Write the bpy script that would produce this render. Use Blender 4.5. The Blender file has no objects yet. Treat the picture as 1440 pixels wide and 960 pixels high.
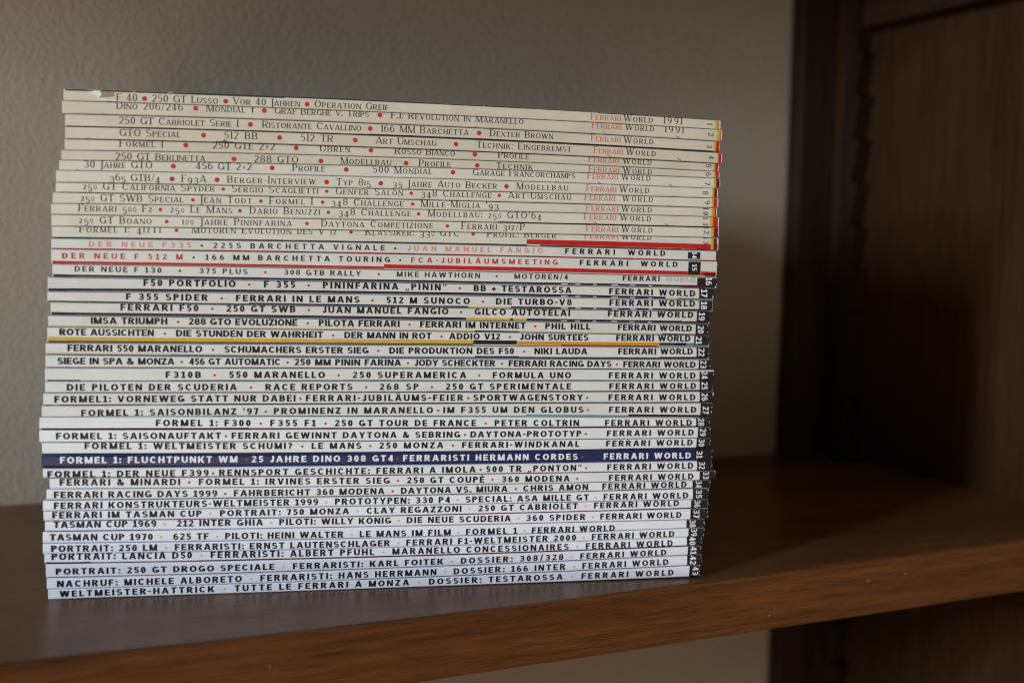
import bpy, math, random
from mathutils import Matrix, Vector

random.seed(7)
scene = bpy.context.scene
C = scene.collection
R = math.radians

# ------------------------------------------------------------------ camera
YAW, PITCH, ROLL = R(26.339), R(-4.020), R(1.2566)
fwd = Vector((math.sin(YAW) * math.cos(PITCH), math.cos(YAW) * math.cos(PITCH), math.sin(PITCH)))
rgt = Vector((math.cos(YAW), -math.sin(YAW), 0))
upv = rgt.cross(fwd)
r2 = rgt * math.cos(ROLL) + upv * math.sin(ROLL)
u2 = -rgt * math.sin(ROLL) + upv * math.cos(ROLL)
cd = bpy.data.cameras.new('camera')
cam = bpy.data.objects.new('camera', cd)
C.objects.link(cam)
cam.matrix_world = Matrix(((r2.x, u2.x, -fwd.x, .10029), (r2.y, u2.y, -fwd.y, -.43808),
                           (r2.z, u2.z, -fwd.z, .14749), (0, 0, 0, 1)))
cd.sensor_width = 36
cd.lens = 1640.48 / 1440 * 36
cd.clip_start = .01
cd.clip_end = 100
cd.dof.use_dof = True
cd.dof.focus_distance = .522
cd.dof.aperture_fstop = 4.8
cd.dof.aperture_blades = 7
scene.camera = cam
scene.cycles.filter_width = 1.15

# ------------------------------------------------------------------ light
world = bpy.data.worlds.new('World')
scene.world = world
world.use_nodes = True
bg = world.node_tree.nodes['Background']
bg.inputs[0].default_value = (1.0, .78, .55, 1)
bg.inputs[1].default_value = .26


def area(name, loc, aim, sx, sy, watts, col):
    l = bpy.data.lights.new(name, 'AREA')
    l.shape = 'RECTANGLE'
    l.size, l.size_y, l.energy, l.color = sx, sy, watts, col
    o = bpy.data.objects.new(name, l)
    C.objects.link(o)
    o.location = loc
    o.rotation_euler = (Vector(aim) - Vector(loc)).to_track_quat('-Z', 'Z').to_euler()
    return o


area('window_light', (-2.79, -1.195, .815), (.36, .08, .10), .80, .17, 102, (.72, .86, 1.0))
area('room_fill_light', (-.75, -1.70, -.70), (.35, .1, -.05), 1.3, .8, 10.5, (1.0, .84, .64))  # unseen fill lamp, added low in front to lift the shaded parts

scene.view_settings.view_transform = 'Standard'
scene.view_settings.look = 'None'
scene.view_settings.exposure = 0
scene.view_settings.gamma = 1

# ------------------------------------------------------------------ materials


def new_mat(name):
    m = bpy.data.materials.new(name)
    m.use_nodes = True
    nt = m.node_tree
    return m, nt, nt.nodes['Principled BSDF']


def flat(name, col, rough=.45, spec=.22):
    """a printed ink: a colour with faint unevenness of the print"""
    m, nt, b = new_mat(name)
    tc = nt.nodes.new('ShaderNodeTexCoord')
    n = nt.nodes.new('ShaderNodeTexNoise')
    n.inputs['Scale'].default_value = 420
    n.inputs['Detail'].default_value = 3
    nt.links.new(tc.outputs['Object'], n.inputs['Vector'])
    mx = nt.nodes.new('ShaderNodeMix')
    mx.data_type = 'RGBA'
    mx.inputs['A'].default_value = (*[c * .82 for c in col], 1)
    mx.inputs['B'].default_value = (*[min(1, c * 1.18 + .002) for c in col], 1)
    nt.links.new(n.outputs['Fac'], mx.inputs['Factor'])
    nt.links.new(mx.outputs['Result'], b.inputs['Base Color'])
    b.inputs['Roughness'].default_value = rough
    b.inputs['Specular IOR Level'].default_value = spec
    return m


def paper(name, col, col2, rough=.38):
    """coated cover paper with age blotches and fine scuffs running along the spine"""
    m, nt, b = new_mat(name)
    tc = nt.nodes.new('ShaderNodeTexCoord')
    oi = nt.nodes.new('ShaderNodeObjectInfo')
    ad = nt.nodes.new('ShaderNodeVectorMath')
    ad.operation = 'ADD'
    nt.links.new(tc.outputs['Object'], ad.inputs[0])
    nt.links.new(oi.outputs['Random'], ad.inputs[1])
    n = nt.nodes.new('ShaderNodeTexNoise')
    n.inputs['Scale'].default_value = 45
    n.inputs['Detail'].default_value = 5
    n.inputs['Roughness'].default_value = .7
    nt.links.new(ad.outputs[0], n.inputs['Vector'])
    mp = nt.nodes.new('ShaderNodeMapping')
    mp.inputs['Scale'].default_value = (30, 900, 900)
    nt.links.new(ad.outputs[0], mp.inputs['Vector'])
    n2 = nt.nodes.new('ShaderNodeTexNoise')
    n2.inputs['Scale'].default_value = 1
    n2.inputs['Detail'].default_value = 4
    nt.links.new(mp.outputs[0], n2.inputs['Vector'])
    rp = nt.nodes.new('ShaderNodeMapRange')
    rp.inputs['From Min'].default_value = .35
    rp.inputs['From Max'].default_value = .7
    nt.links.new(n.outputs['Fac'], rp.inputs['Value'])
    mx = nt.nodes.new('ShaderNodeMix')
    mx.data_type = 'RGBA'
    mx.inputs['A'].default_value = (*col, 1)
    mx.inputs['B'].default_value = (*col2, 1)
    nt.links.new(rp.outputs['Result'], mx.inputs['Factor'])
    rp2 = nt.nodes.new('ShaderNodeMapRange')
    rp2.inputs['From Min'].default_value = .3
    rp2.inputs['From Max'].default_value = .5
    rp2.inputs['To Min'].default_value = .92
    rp2.inputs['To Max'].default_value = 1.0
    nt.links.new(n2.outputs['Fac'], rp2.inputs['Value'])
    mu = nt.nodes.new('ShaderNodeMix')
    mu.data_type = 'RGBA'
    mu.blend_type = 'MULTIPLY'
    mu.inputs['Factor'].default_value = 1
    nt.links.new(mx.outputs['Result'], mu.inputs['A'])
    nt.links.new(rp2.outputs['Result'], mu.inputs['B'])
    nt.links.new(mu.outputs['Result'], b.inputs['Base Color'])
    b.inputs['Roughness'].default_value = rough
    bp = nt.nodes.new('ShaderNodeBump')
    bp.inputs['Strength'].default_value = .25
    bp.inputs['Distance'].default_value = .00015
    nt.links.new(n2.outputs['Fac'], bp.inputs['Height'])
    nt.links.new(bp.outputs[0], b.inputs['Normal'])
    return m


def wood(name, dark, light, rough, along, spec=.5, streak=1.0, bump=.3, tint=(1, 1, 1)):
    """varnished oak: long streaks along the grain, short dark pores, slow tone changes"""
    m, nt, b = new_mat(name)
    tc = nt.nodes.new('ShaderNodeTexCoord')

    def noise(sc, detail, rg, dist=0):
        mp = nt.nodes.new('ShaderNodeMapping')
        mp.inputs['Scale'].default_value = sc
        nt.links.new(tc.outputs['Object'], mp.inputs['Vector'])
        n = nt.nodes.new('ShaderNodeTexNoise')
        n.inputs['Scale'].default_value = 1
        n.inputs['Detail'].default_value = detail
        n.inputs['Roughness'].default_value = rg
        n.inputs['Distortion'].default_value = dist
        nt.links.new(mp.outputs[0], n.inputs['Vector'])
        return n

    def axis(a, c):
        return tuple(a if k == along else c for k in range(3))
    n1 = noise(axis(8, 230), 7, .68, .4)
    n2 = noise(axis(45, 1300), 3, .6)
    n3 = noise(axis(3, 14), 3, .5, .5)
    rp = nt.nodes.new('ShaderNodeMapRange')
    rp.inputs['From Min'].default_value = .32
    rp.inputs['From Max'].default_value = .68
    nt.links.new(n1.outputs['Fac'], rp.inputs['Value'])
    mx = nt.nodes.new('ShaderNodeMix')
    mx.data_type = 'RGBA'
    mx.inputs['A'].default_value = (*dark, 1)
    mx.inputs['B'].default_value = (*light, 1)
    nt.links.new(rp.outputs['Result'], mx.inputs['Factor'])

    def mul(prev, n, f0, f1, t0, t1):
        r = nt.nodes.new('ShaderNodeMapRange')
        r.inputs['From Min'].default_value = f0
        r.inputs['From Max'].default_value = f1
        r.inputs['To Min'].default_value = t0
        r.inputs['To Max'].default_value = t1
        nt.links.new(n.outputs['Fac'], r.inputs['Value'])
        u = nt.nodes.new('ShaderNodeMix')
        u.data_type = 'RGBA'
        u.blend_type = 'MULTIPLY'
        u.inputs['Factor'].default_value = streak
        nt.links.new(prev.outputs['Result'], u.inputs['A'])
        nt.links.new(r.outputs['Result'], u.inputs['B'])
        return u
    a = mul(mx, n2, .36, .52, .5, 1.0)
    a = mul(a, n3, .3, .7, .72, 1.25)
    nt.links.new(a.outputs['Result'], b.inputs['Base Color'])
    rr = nt.nodes.new('ShaderNodeMapRange')
    rr.inputs['To Min'].default_value = rough - .07
    rr.inputs['To Max'].default_value = rough + .09
    nt.links.new(n3.outputs['Fac'], rr.inputs['Value'])
    nt.links.new(rr.outputs['Result'], b.inputs['Roughness'])
    b.inputs['Specular IOR Level'].default_value = spec
    b.inputs['Specular Tint'].default_value = (*tint, 1)
    bp = nt.nodes.new('ShaderNodeBump')
    bp.inputs['Strength'].default_value = bump
    bp.inputs['Distance'].default_value = .0003
    nt.links.new(n2.outputs['Fac'], bp.inputs['Height'])
    nt.links.new(bp.outputs[0], b.inputs['Normal'])
    return m


def plaster(name, col):
    m, nt, b = new_mat(name)
    tc = nt.nodes.new('ShaderNodeTexCoord')
    n = nt.nodes.new('ShaderNodeTexNoise')
    n.inputs['Scale'].default_value = 430
    n.inputs['Detail'].default_value = 5
    n.inputs['Roughness'].default_value = .6
    nt.links.new(tc.outputs['Object'], n.inputs['Vector'])
    n2 = nt.nodes.new('ShaderNodeTexNoise')
    n2.inputs['Scale'].default_value = 9
    n2.inputs['Detail'].default_value = 4
    nt.links.new(tc.outputs['Object'], n2.inputs['Vector'])
    mx = nt.nodes.new('ShaderNodeMix')
    mx.data_type = 'RGBA'
    mx.inputs['A'].default_value = (*[c * .9 for c in col], 1)
    mx.inputs['B'].default_value = (*[c * 1.08 for c in col], 1)
    nt.links.new(n2.outputs['Fac'], mx.inputs['Factor'])
    nt.links.new(mx.outputs['Result'], b.inputs['Base Color'])
    b.inputs['Roughness'].default_value = .85
    bp = nt.nodes.new('ShaderNodeBump')
    bp.inputs['Strength'].default_value = .95
    bp.inputs['Distance'].default_value = .0013
    nt.links.new(n.outputs['Fac'], bp.inputs['Height'])
    nt.links.new(bp.outputs[0], b.inputs['Normal'])
    return m


INK = {
    'k': flat('black_ink', (.012, .012, .020), .4),
    'g': flat('charcoal_ink', (.045, .045, .052), .4),
    'c': flat('grey_ink', (.042, .036, .036), .5),
    'r': flat('red_ink', (.50, .036, .040), .4),
    's': flat('faded_red_ink', (.58, .16, .11), .5),
    'p': flat('pink_ink', (.66, .27, .23), .5),
    'f': flat('faded_grey_ink', (.50, .46, .45), .5),
    'y': flat('gold_ink', (.62, .53, .30), .5),
    'w': flat('white_ink', (.80, .82, .85), .4),
    'navy': flat('navy_ink', (.010, .012, .040), .35),
    'slate': flat('slate_ink', (.040, .042, .060), .4),
    'char': flat('charcoal_edge', (.016, .014, .016), .5),  # black print and nicks, also the gap shade painted under two spines
    'red': flat('scarlet_print', (.48, .016, .016), .35),
    'dred': flat('dark_red_print', (.14, .012, .016), .4),
    'yellow': flat('yellow_print', (.58, .38, .055), .4),
    'orange': flat('orange_print', (.62, .26, .025), .4),
    'beige': flat('beige_print', (.56, .46, .27), .4),
    'plum': flat('plum_print', (.055, .022, .040), .4),
    'teal': flat('teal_print', (.14, .19, .19), .4),
    'blue': flat('blue_print', (.035, .09, .33), .4),
    'blueg': flat('blue_grey_print', (.16, .20, .29), .4),
    'cyan': flat('cyan_print', (.13, .27, .34), .4),
    'umber': flat('umber_print', (.080, .045, .035), .5),
    'stain': flat('brown_stain', (.30, .23, .14), .7),
    'bluestain': flat('blue_stain', (.10, .14, .18), .6),
    'torn': flat('torn_paper', (.76, .75, .72), .8),
}
PAPER = [
    (6, paper('aged_cream_paper', (.64, .59, .475), (.56, .505, .385))),
    (13, paper('ivory_paper', (.69, .66, .575), (.62, .58, .49))),
    (20, paper('warm_white_paper', (.68, .67, .63), (.62, .60, .55))),
    (27, paper('white_paper', (.71, .71, .69), (.65, .65, .62))),
    (34, paper('cool_white_paper', (.79, .81, .835), (.73, .75, .77))),
    (43, paper('bright_white_paper', (.83, .855, .93), (.77, .79, .87))),
]
M_NAVY = paper('navy_spine_paper', (.006, .018, .105), (.005, .013, .078), .36)
M_PAGES = paper('page_edges', (.72, .70, .65), (.62, .60, .54), .8)
M_COVER = [flat('dark_cover', (.03, .03, .045), .3), flat('red_cover', (.38, .03, .03), .3),
           flat('blue_cover', (.05, .09, .25), .3), flat('pale_cover', (.55, .55, .53), .3)]
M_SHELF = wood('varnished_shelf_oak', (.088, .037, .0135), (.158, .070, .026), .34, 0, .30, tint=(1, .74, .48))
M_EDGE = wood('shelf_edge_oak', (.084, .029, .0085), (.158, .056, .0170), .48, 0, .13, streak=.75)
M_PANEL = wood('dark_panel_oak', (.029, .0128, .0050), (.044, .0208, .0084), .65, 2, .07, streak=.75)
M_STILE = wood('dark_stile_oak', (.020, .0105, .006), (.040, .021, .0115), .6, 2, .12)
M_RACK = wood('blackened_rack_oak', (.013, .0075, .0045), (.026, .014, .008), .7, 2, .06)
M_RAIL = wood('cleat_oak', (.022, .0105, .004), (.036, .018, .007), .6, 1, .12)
M_CHIP = flat('bare_wood_chip', (.21, .135, .085), .8)
M_WALL = plaster('beige_plaster', (.330, .270, .207))

# ------------------------------------------------------------------ helpers


def mesh_obj(name, verts, faces, mats, mi=None, parent=None, smooth=False):
    me = bpy.data.meshes.new(name)
    me.from_pydata(verts, [], faces)
    for m in mats:
        me.materials.append(m)
    if mi:
        me.polygons.foreach_set('material_index', mi)
    if smooth:
        me.polygons.foreach_set('use_smooth', [True] * len(faces))
    me.update()
    o = bpy.data.objects.new(name, me)
    C.objects.link(o)
    if parent:
        o.parent = parent
    return o


def bevel(o, w, seg=2):
    b = o.modifiers.new('bevel', 'BEVEL')
    b.width, b.segments, b.limit_method = w, seg, 'ANGLE'
    return o


def box(name, a, b, mat, parent=None, bev=.0012):
    x0, y0, z0 = a
    x1, y1, z1 = b
    v = [(x0, y0, z0), (x1, y0, z0), (x1, y1, z0), (x0, y1, z0), (x0, y0, z1), (x1, y0, z1), (x1, y1, z1), (x0, y1, z1)]
    f = [(0, 3, 2, 1), (4, 5, 6, 7), (0, 1, 5, 4), (1, 2, 6, 5), (2, 3, 7, 6), (3, 0, 4, 7)]
    o = mesh_obj(name, v, f, [mat], parent=parent)
    if bev:
        bevel(o, bev)
    return o


def thing(name, label, cat, loc=(0, 0, 0), rz=0, group=None):
    o = bpy.data.objects.new(name, None)
    o.empty_display_size = .02
    C.objects.link(o)
    o.location = loc
    o.rotation_euler = (0, 0, rz)
    o['label'], o['category'] = label, cat
    if group:
        o['group'] = group
    return o


# ------------------------------------------------------------------ setting: wall and bookcase
D, RX, T = .2837, .7273, .0283
wall = mesh_obj('wall', [(-2.2, D + .006, -1.1), (2.2, D + .006, -1.1), (2.2, D + .006, 1.6), (-2.2, D + .006, 1.6)],
                [(0, 1, 2, 3)], [M_WALL])
wall['kind'] = 'structure'
wall['label'] = 'rough beige plaster wall behind the open back of the bookcase'

case = thing('bookcase', 'dark brown varnished oak bookcase with open back and notched side rack', 'bookcase', (RX, D, -.5))


def at_case(o):
    o.parent = case
    o.matrix_parent_inverse = Matrix.Translation((-RX, -D, .5))
    return o


def shelf(z, edge_mat, top_mat, wavy):
    """one board: rounded front edge worn a little out of straight, its front a lighter edge strip"""
    xs = [-1.0 + i * (RX + 1.0) / 60 for i in range(61)]
    key = [(-1.0, 2.0), (.0, 3.6), (.13, 3.7), (.22, -.9), (.33, -3.0), (.46, -1.3), (.63, 1.0), (.8, 1.5)]

    def yo(x):
        for (xa, ya), (xb, yb) in zip(key, key[1:]):
            if xa <= x <= xb:
                t = (x - xa) / (xb - xa)
                t = t * t * (3 - 2 * t)
                return (ya + (yb - ya) * t) * .001
        return 0
    V, F, MI = [], [], []
    for x in xs:
        a = (yo(x) if wavy else 0) + math.sin(x * 71) * .00025
        c = math.sin(x * 43 + 1) * .0003
        pr = [(D, 0), (.12, 0), (a + .0026, 0), (a + .0010, -.0007), (a * .7 + .0002, -.0024), (a * .3, -.008), (c, -.016),
              (c, -T + .002), (c + .0006, -T + .0006), (c + .002, -T), (D, -T)]
        V += [(x, y, z + h) for y, h in pr]
    k = 11
    for i in range(len(xs) - 1):
        for j in range(k):
            j2 = (j + 1) % k
            F.append((i * k + j, i * k + j2, (i + 1) * k + j2, (i + 1) * k + j))
            MI.append(1 if 2 <= j <= 8 else 0)
    F += [tuple(range(k)), tuple(range(len(V) - 1, len(V) - 1 - k, -1))]
    MI += [0, 0]
    # bare nicks in the varnish of the front edge
    if wavy:
        for cx, cz, w, h in ((.520, -.0098, .0030, .0017), (.545, -.0088, .0024, .0010), (.458, -.0205, .0018, .0012),
                             (.655, -.0105, .0020, .0005), (.215, -.012, .0008, .0012)):
            n0 = len(V)
            for q in range(9):
                r = 1 + random.uniform(-.35, .35)
                V.append((cx + w * .5 * r * math.cos(q * .698), -.0006, z + cz + h * .5 * r * math.sin(q * .698)))
            F.append(tuple(range(n0, n0 + 9)))
            MI.append(2)
    o = mesh_obj('shelf_board', V, F, [top_mat, edge_mat, M_CHIP], MI)
    return at_case(o)


shelf(0, M_EDGE, M_SHELF, True)
shelf(.430, M_EDGE, M_SHELF, False)
shelf(-.40, M_EDGE, M_SHELF, False)
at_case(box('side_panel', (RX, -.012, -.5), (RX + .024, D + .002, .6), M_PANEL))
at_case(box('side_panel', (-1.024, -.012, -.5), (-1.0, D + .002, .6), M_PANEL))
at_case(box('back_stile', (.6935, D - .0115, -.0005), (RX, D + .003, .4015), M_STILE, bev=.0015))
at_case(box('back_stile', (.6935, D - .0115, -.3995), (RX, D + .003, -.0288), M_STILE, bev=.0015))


def rack(z0, z1):
    """a strip on the side panel whose front edge is cut into saw teeth that carry the shelf cleats"""
    per = .0322
    pts = [(.2475, z0), (.2475, z1)]
    z = z1
    front = [(.2300, z1)]
    while z - per > z0 + .004:
        front += [(.2370, z - per * .93), (.2300, z - per * .96)]
        z -= per
    front.append((.2325, z0))
    out = pts + front
    n = len(out)
    V = [(RX - .0150, y, z) for y, z in out] + [(RX - .0005, y, z) for y, z in out]
    F = [tuple(range(n)), tuple(range(2 * n - 1, n - 1, -1))]
    F += [(i, i + n, (i + 1) % n + n, (i + 1) % n) for i in range(n)]
    return at_case(bevel(mesh_obj('notched_rack', V, F, [M_RACK]), .0008, 1))


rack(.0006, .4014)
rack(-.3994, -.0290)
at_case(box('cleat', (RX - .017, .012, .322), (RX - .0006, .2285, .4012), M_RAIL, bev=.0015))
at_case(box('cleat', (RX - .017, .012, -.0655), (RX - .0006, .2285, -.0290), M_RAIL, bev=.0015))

# ------------------------------------------------------------------ lettering
SANS = dict(w=.258, h=.195, t=.236, serif=False)
THIN = dict(w=.225, h=.172, t=.21, serif=False)
BOLD = dict(w=.245, h=.190, t=.225, serif=False)
NUMS = dict(w=.215, h=.155, t=.19, serif=False)
SERIF = dict(w=.155, h=.066, t=.078, serif=True)


def glyph(ch, st):
    """one letter drawn from bars, slants and bows; cap height 1; returns convex polygons and the advance width"""
    w, h, t, sf = st['w'], st['h'], st['t'], st['serif']
    P = []

    def rect(x0, y0, x1, y1):
        P.append([(x0, y0), (x1, y0), (x1, y1), (x0, y1)])

    def V(x, ww=None, y0=0, y1=1):
        ww = ww or w
        rect(x, y0, x + ww, y1)
        if sf:
            if y0 == 0:
                rect(x - .105, 0, x + ww + .105, .05)
            if y1 == 1:
                rect(x - .105, .95, x + ww + .105, 1)

    def H(x0, x1, y):
        rect(x0, y, x1, y + h)

    def G(xa, ya, xb, yb, ww):
        P.append([(xa, ya), (xa + ww, ya), (xb + ww, yb), (xb, yb)])

    def O(cx, cy, rx, ry, a0=0, a1=360, ww=None):
        ww = ww or w
        n = max(3, int(abs(a1 - a0) / 18))
        pt = []
        for i in range(n + 1):
            a = R(a0 + (a1 - a0) * i / n)
            pt.append(((cx + rx * math.cos(a), cy + ry * math.sin(a)),
                       (cx + max(.01, rx - ww) * math.cos(a), cy + max(.01, ry - h) * math.sin(a))))
        for (o0, i0), (o1, i1) in zip(pt, pt[1:]):
            P.append([i0, o0, o1, i1])

    def tip(x, y0, y1):
        if sf:
            rect(x - .04, y0, x, y1)

    def foot(x, ww):
        if sf:
            rect(x - .08, 0, x + ww + .08, .042)

    def head(x, ww):
        if sf:
            rect(x - .08, .958, x + ww + .08, 1)
    cu, cl, ry = (1.5 - h / 2) / 2, (.5 + h / 2) / 2, (.5 + h / 2) / 2
    acc = {'Ä': 'A', 'Ö': 'O', 'Ü': 'U', 'È': 'E'}
    base = acc.get(ch, ch)
    b = .66
    if base == 'A':
        b = .90
        G(0, 0, b / 2 - t * .62, 1, t); G(b - w, 0, b / 2 - w * .42, 1, w); H(.22 * b, .78 * b, .2)
        foot(0, t); foot(b - w, w)
    elif base == 'B':
        b = .74
        V(0); H(w * .5, b * .5, 1 - h); H(w * .5, b * .5, .5 - h / 2); H(w * .5, b * .5, 0)
        O(b * .48, cu, b * .46, ry, -90, 90); O(b * .48, cl, b * .52, ry, -90, 90)
    elif base == 'C':
        b = .84
        O(b / 2, .5, b / 2, .5, 40, 320); tip(b * .92, .66, .98)
    elif base == 'D':
        b = .82
        V(0); H(w * .5, .42 * b, 1 - h); H(w * .5, .42 * b, 0); O(.4 * b, .5, .6 * b, .5, -90, 90)
    elif base in 'EF':
        b = .66 if base == 'E' else .63
        V(0); H(w * .5, b, 1 - h); H(w * .5, b * .9, .5 - h / 2); tip(b, .78, 1)
        if base == 'E':
            H(w * .5, b, 0); tip(b, 0, .22)
    elif base == 'G':
        b = .86
        O(b / 2, .5, b / 2, .5, 42, 325); rect(b - w, .06, b, .5); tip(b * .92, .68, .98)
        if not sf:
            H(.5 * b, b, .5 - h)
        else:
            rect(b - w - .08, .46, b + .06, .5)
    elif base == 'H':
        b = .8
        V(0); V(b - w); H(w * .5, b - w * .5, .5 - h / 2)
    elif base == 'I':
        b = w
        V(0)
    elif base == 'J':
        b = .52 if not sf else .3
        if sf:
            V(b - w, y0=-.12); O(b - .26, -.1, .26, .2, 250, 360)
        else:
            rect(b - w, .28, b, 1); O(b / 2, .28, b / 2, .28, 180, 360)
    elif base == 'K':
        b = .84
        V(0); G(w * .55, .34, b - t * 1.2, 1, t * 1.2); G(b - w * 1.2, 0, .26 * b, .6, w * 1.2)
        foot(b - w * 1.1, w); head(b - t * 1.2, t)
    elif base == 'L':
        b = .62
        V(0); H(w * .5, b, 0); tip(b, 0, .25)
    elif base == 'M':
        b = .98
        V(0, t if sf else w); V(b - w); G(b / 2 - w * .5, .0, .02, 1, w); G(b / 2 - t * .5, .0, b - t - .02, 1, t)
    elif base == 'N':
        b = .82
        V(0, t); V(b - t, t); G(b - w * 1.05, 0, 0, 1, w * 1.05)
    elif base == 'O':
        b = .90
        O(b / 2, .5, b / 2, .5)
    elif base == 'P':
        b = .70
        V(0); H(w * .5, b * .45, 1 - h); H(w * .5, b * .45, .40); O(b * .43, .70, b * .57, .30, -90, 90)
    elif base == 'Q':
        b = .90
        O(b / 2, .5, b / 2, .5); G(b - w, -.08, b * .45, .3, w)
    elif base == 'R':
        b = .80
        V(0); H(w * .5, b * .42, 1 - h); H(w * .5, b * .42, .43); O(b * .40, .715, b * .55, .285, -90, 90)
        G(b - w * 1.15, 0, .32 * b, .5, w * 1.15); foot(b - w * 1.1, w)
    elif base == 'S':
        b = .72
        O(b / 2, cu, b * .47, ry, 28, 270, w * .82); O(b / 2, cl, b / 2, ry, -152, 90, w * .82)
    elif base == 'T':
        b = .74
        V(b / 2 - w / 2, y1=.999); H(0, b, 1 - h); tip(b, .76, 1); tip(.04, .76, 1)
    elif base == 'U':
        b = .80
        V(0, y0=.3); V(b - t, t, y0=.3); O(b / 2, .32, b / 2, .32, 180, 360)
    elif base == 'V':
        b = .86
        G(b / 2 - w * .55, 0, 0, 1, w); G(b / 2 - t * .45, 0, b - t, 1, t); head(0, w); head(b - t, t)
    elif base == 'W':
        b = 1.24
        G(.29 * b - w * .5, 0, 0, 1, w); G(.29 * b - t * .5, 0, .5 * b - t * .5, 1, t)
        G(.71 * b - w * .5, 0, .5 * b - w * .5, 1, w); G(.71 * b - t * .5, 0, b - t, 1, t)
        head(0, w); head(b - t, t)
    elif base == 'X':
        b = .84
        G(b - w, 0, 0, 1, w); G(0, 0, b - t, 1, t); foot(0, t); foot(b - w, w)
    elif base == 'Y':
        b = .84
        V(b / 2 - w / 2, y1=.47); G(b / 2 - w / 2, .4, 0, 1, w); G(b / 2 - t / 2, .4, b - t, 1, t); head(0, w); head(b - t, t)
    elif base == 'Z':
        b = .72
        H(0, b, 1 - h); H(0, b, 0); G(0, h * .4, b - w * 1.1, 1 - h * .4, w * 1.1)
    elif base == '0':
        b = .62
        O(b / 2, .5, b / 2, .5)
    elif base == '1':
        if sf:
            b = w + .06
            V(.06, y1=.999); G(-.02, .84, .06, 1, w * .8)
        else:
            b = .50
            rect(.16, 0, .16 + w, 1); P.append([(0, .68), (.16, .76), (.18, 1), (.0, .84)]); H(.0, b + .03, 0)
    elif base == '2':
        b = .62
        O(b / 2, .71, b / 2, .29, -22, 165, w * .9); G(0, h * .6, b - w * 1.02, .62, w); H(0, b, 0)
    elif base == '3':
        b = .70
        rect(b * .30, .5 - h * .42, b * .55, .5 + h * .42)
        O(b / 2, cu, b * .46, ry, -90, 152, w * .82); O(b / 2, cl, b / 2, ry, -152, 90, w * .82)
    elif base == '4':
        b = .66
        rect(b * .52, 0, b * .52 + w, 1); H(0, b, .2); G(0, .24, b * .52 + w * .3 - t * .4, 1, t * .9)
    elif base == '5':
        b = .62
        H(.1, b * .94, 1 - h); rect(.07, .46, .07 + t * .9, 1); O(b / 2, .335, b / 2, .335, -150, 138, w * .86)
    elif base in '69':
        b = .66
        O(b / 2, .325, b / 2, .325, ww=w * .86); O(b / 2 + .03, .5, b / 2 + .03, .5, 62, 205, w * .86)
        if base == '9':
            P[:] = [[(b - x, 1 - y) for x, y in q] for q in P]
    elif base == '7':
        b = .60
        H(0, b, 1 - h); G(.12, 0, b - w, 1 - h * .5, w)
    elif base == '8':
        b = .68
        O(b / 2, cu, b * .46, ry, ww=w * .82); O(b / 2, cl, b / 2, ry, ww=w * .82)
    elif base == '.':
        b = max(w, .12)
        rect(0, 0, b, b)
    elif base == ':':
        b = max(w, .12)
        rect(0, .04, b, .04 + b * .85); rect(0, .52, b, .52 + b * .85)
    elif base in '„“':
        q = w * .75
        b = q * 2.7
        y = -.16 if base == '„' else .70
        G(0, y, q * .4, y + .32, q * .85); G(q * 1.5, y, q * 1.9, y + .32, q * .85)
    elif base == '’':
        b = w
        G(0, .68, .05, 1, w * .8)
    elif base == '-':
        b = .34
        H(0, b, .36)
    elif base == '/':
        b = .42
        G(0, -.06, b - t * .8, 1.06, t * .8)
    elif base == '+':
        b = .56
        H(0, b, .40 - h / 2); rect(b / 2 - t / 2, .12, b / 2 + t / 2, .68)
    elif base == '&':
        b = .92
        O(.36, .765, .25, .235); O(.36, .285, .36, .285, 70, 335); G(b - w * 1.25, 0, .16, .74, w * 1.15); G(.60, .16, b - t, .50, t)
    elif base == '?':
        b = .58
        O(b / 2, .72, b / 2, .28, -80, 165); rect(b / 2 - w / 2, .25, b / 2 + w / 2, .50); rect(b / 2 - w / 2, 0, b / 2 + w / 2, .17)
    elif base == 'lower_t':
        b = .36
        rect(.12, 0, .12 + w, .92); H(0, .36, .60)
    if ch in 'ÄÖÜ':
        d = .18
        rect(b * .5 - .08 - d, 1.07, b * .5 - .08, 1.07 + d * .9); rect(b * .5 + .08, 1.07, b * .5 + .08 + d, 1.07 + d * .9)
    if ch == 'È':
        G(b * .52, 1.05, b * .26, 1.25, .2)
    return P, b


_cache = {}
OLD = {'0': (.68, 0), '1': (.68, 0), '2': (.68, 0), '3': (.92, -.28), '4': (.92, -.28), '5': (.92, -.28), '6': (1, 0),
       '7': (.92, -.28), '8': (1, 0), '9': (.92, -.28)}


def letter(ch, st, old):
    k = (ch, id(st), old)
    if k not in _cache:
        if ch == 't_':
            P, b = glyph('lower_t', st)
        elif st['serif'] and ch.islower():
            s = .76
            P, b = glyph(ch.upper(), dict(st, w=st['w'] * 1.12, h=st['h'] * 1.2, t=st['t'] * 1.2))
            P, b = [[(x * s, y * s) for x, y in q] for q in P], b * s
        elif st['serif'] and old and ch in OLD:
            s, dy = OLD[ch]
            P, b = glyph('I' if ch == '1' else ch, dict(st, w=st['t'] * 1.25 if ch == '0' else st['w'] / s ** .7, h=st['h'] / s))
            P, b = [[(x * s, y * s + dy) for x, y in q] for q in P], b * s
        else:
            P, b = glyph(ch, st)
        _cache[k] = (P, b)
    return _cache[k]


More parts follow.
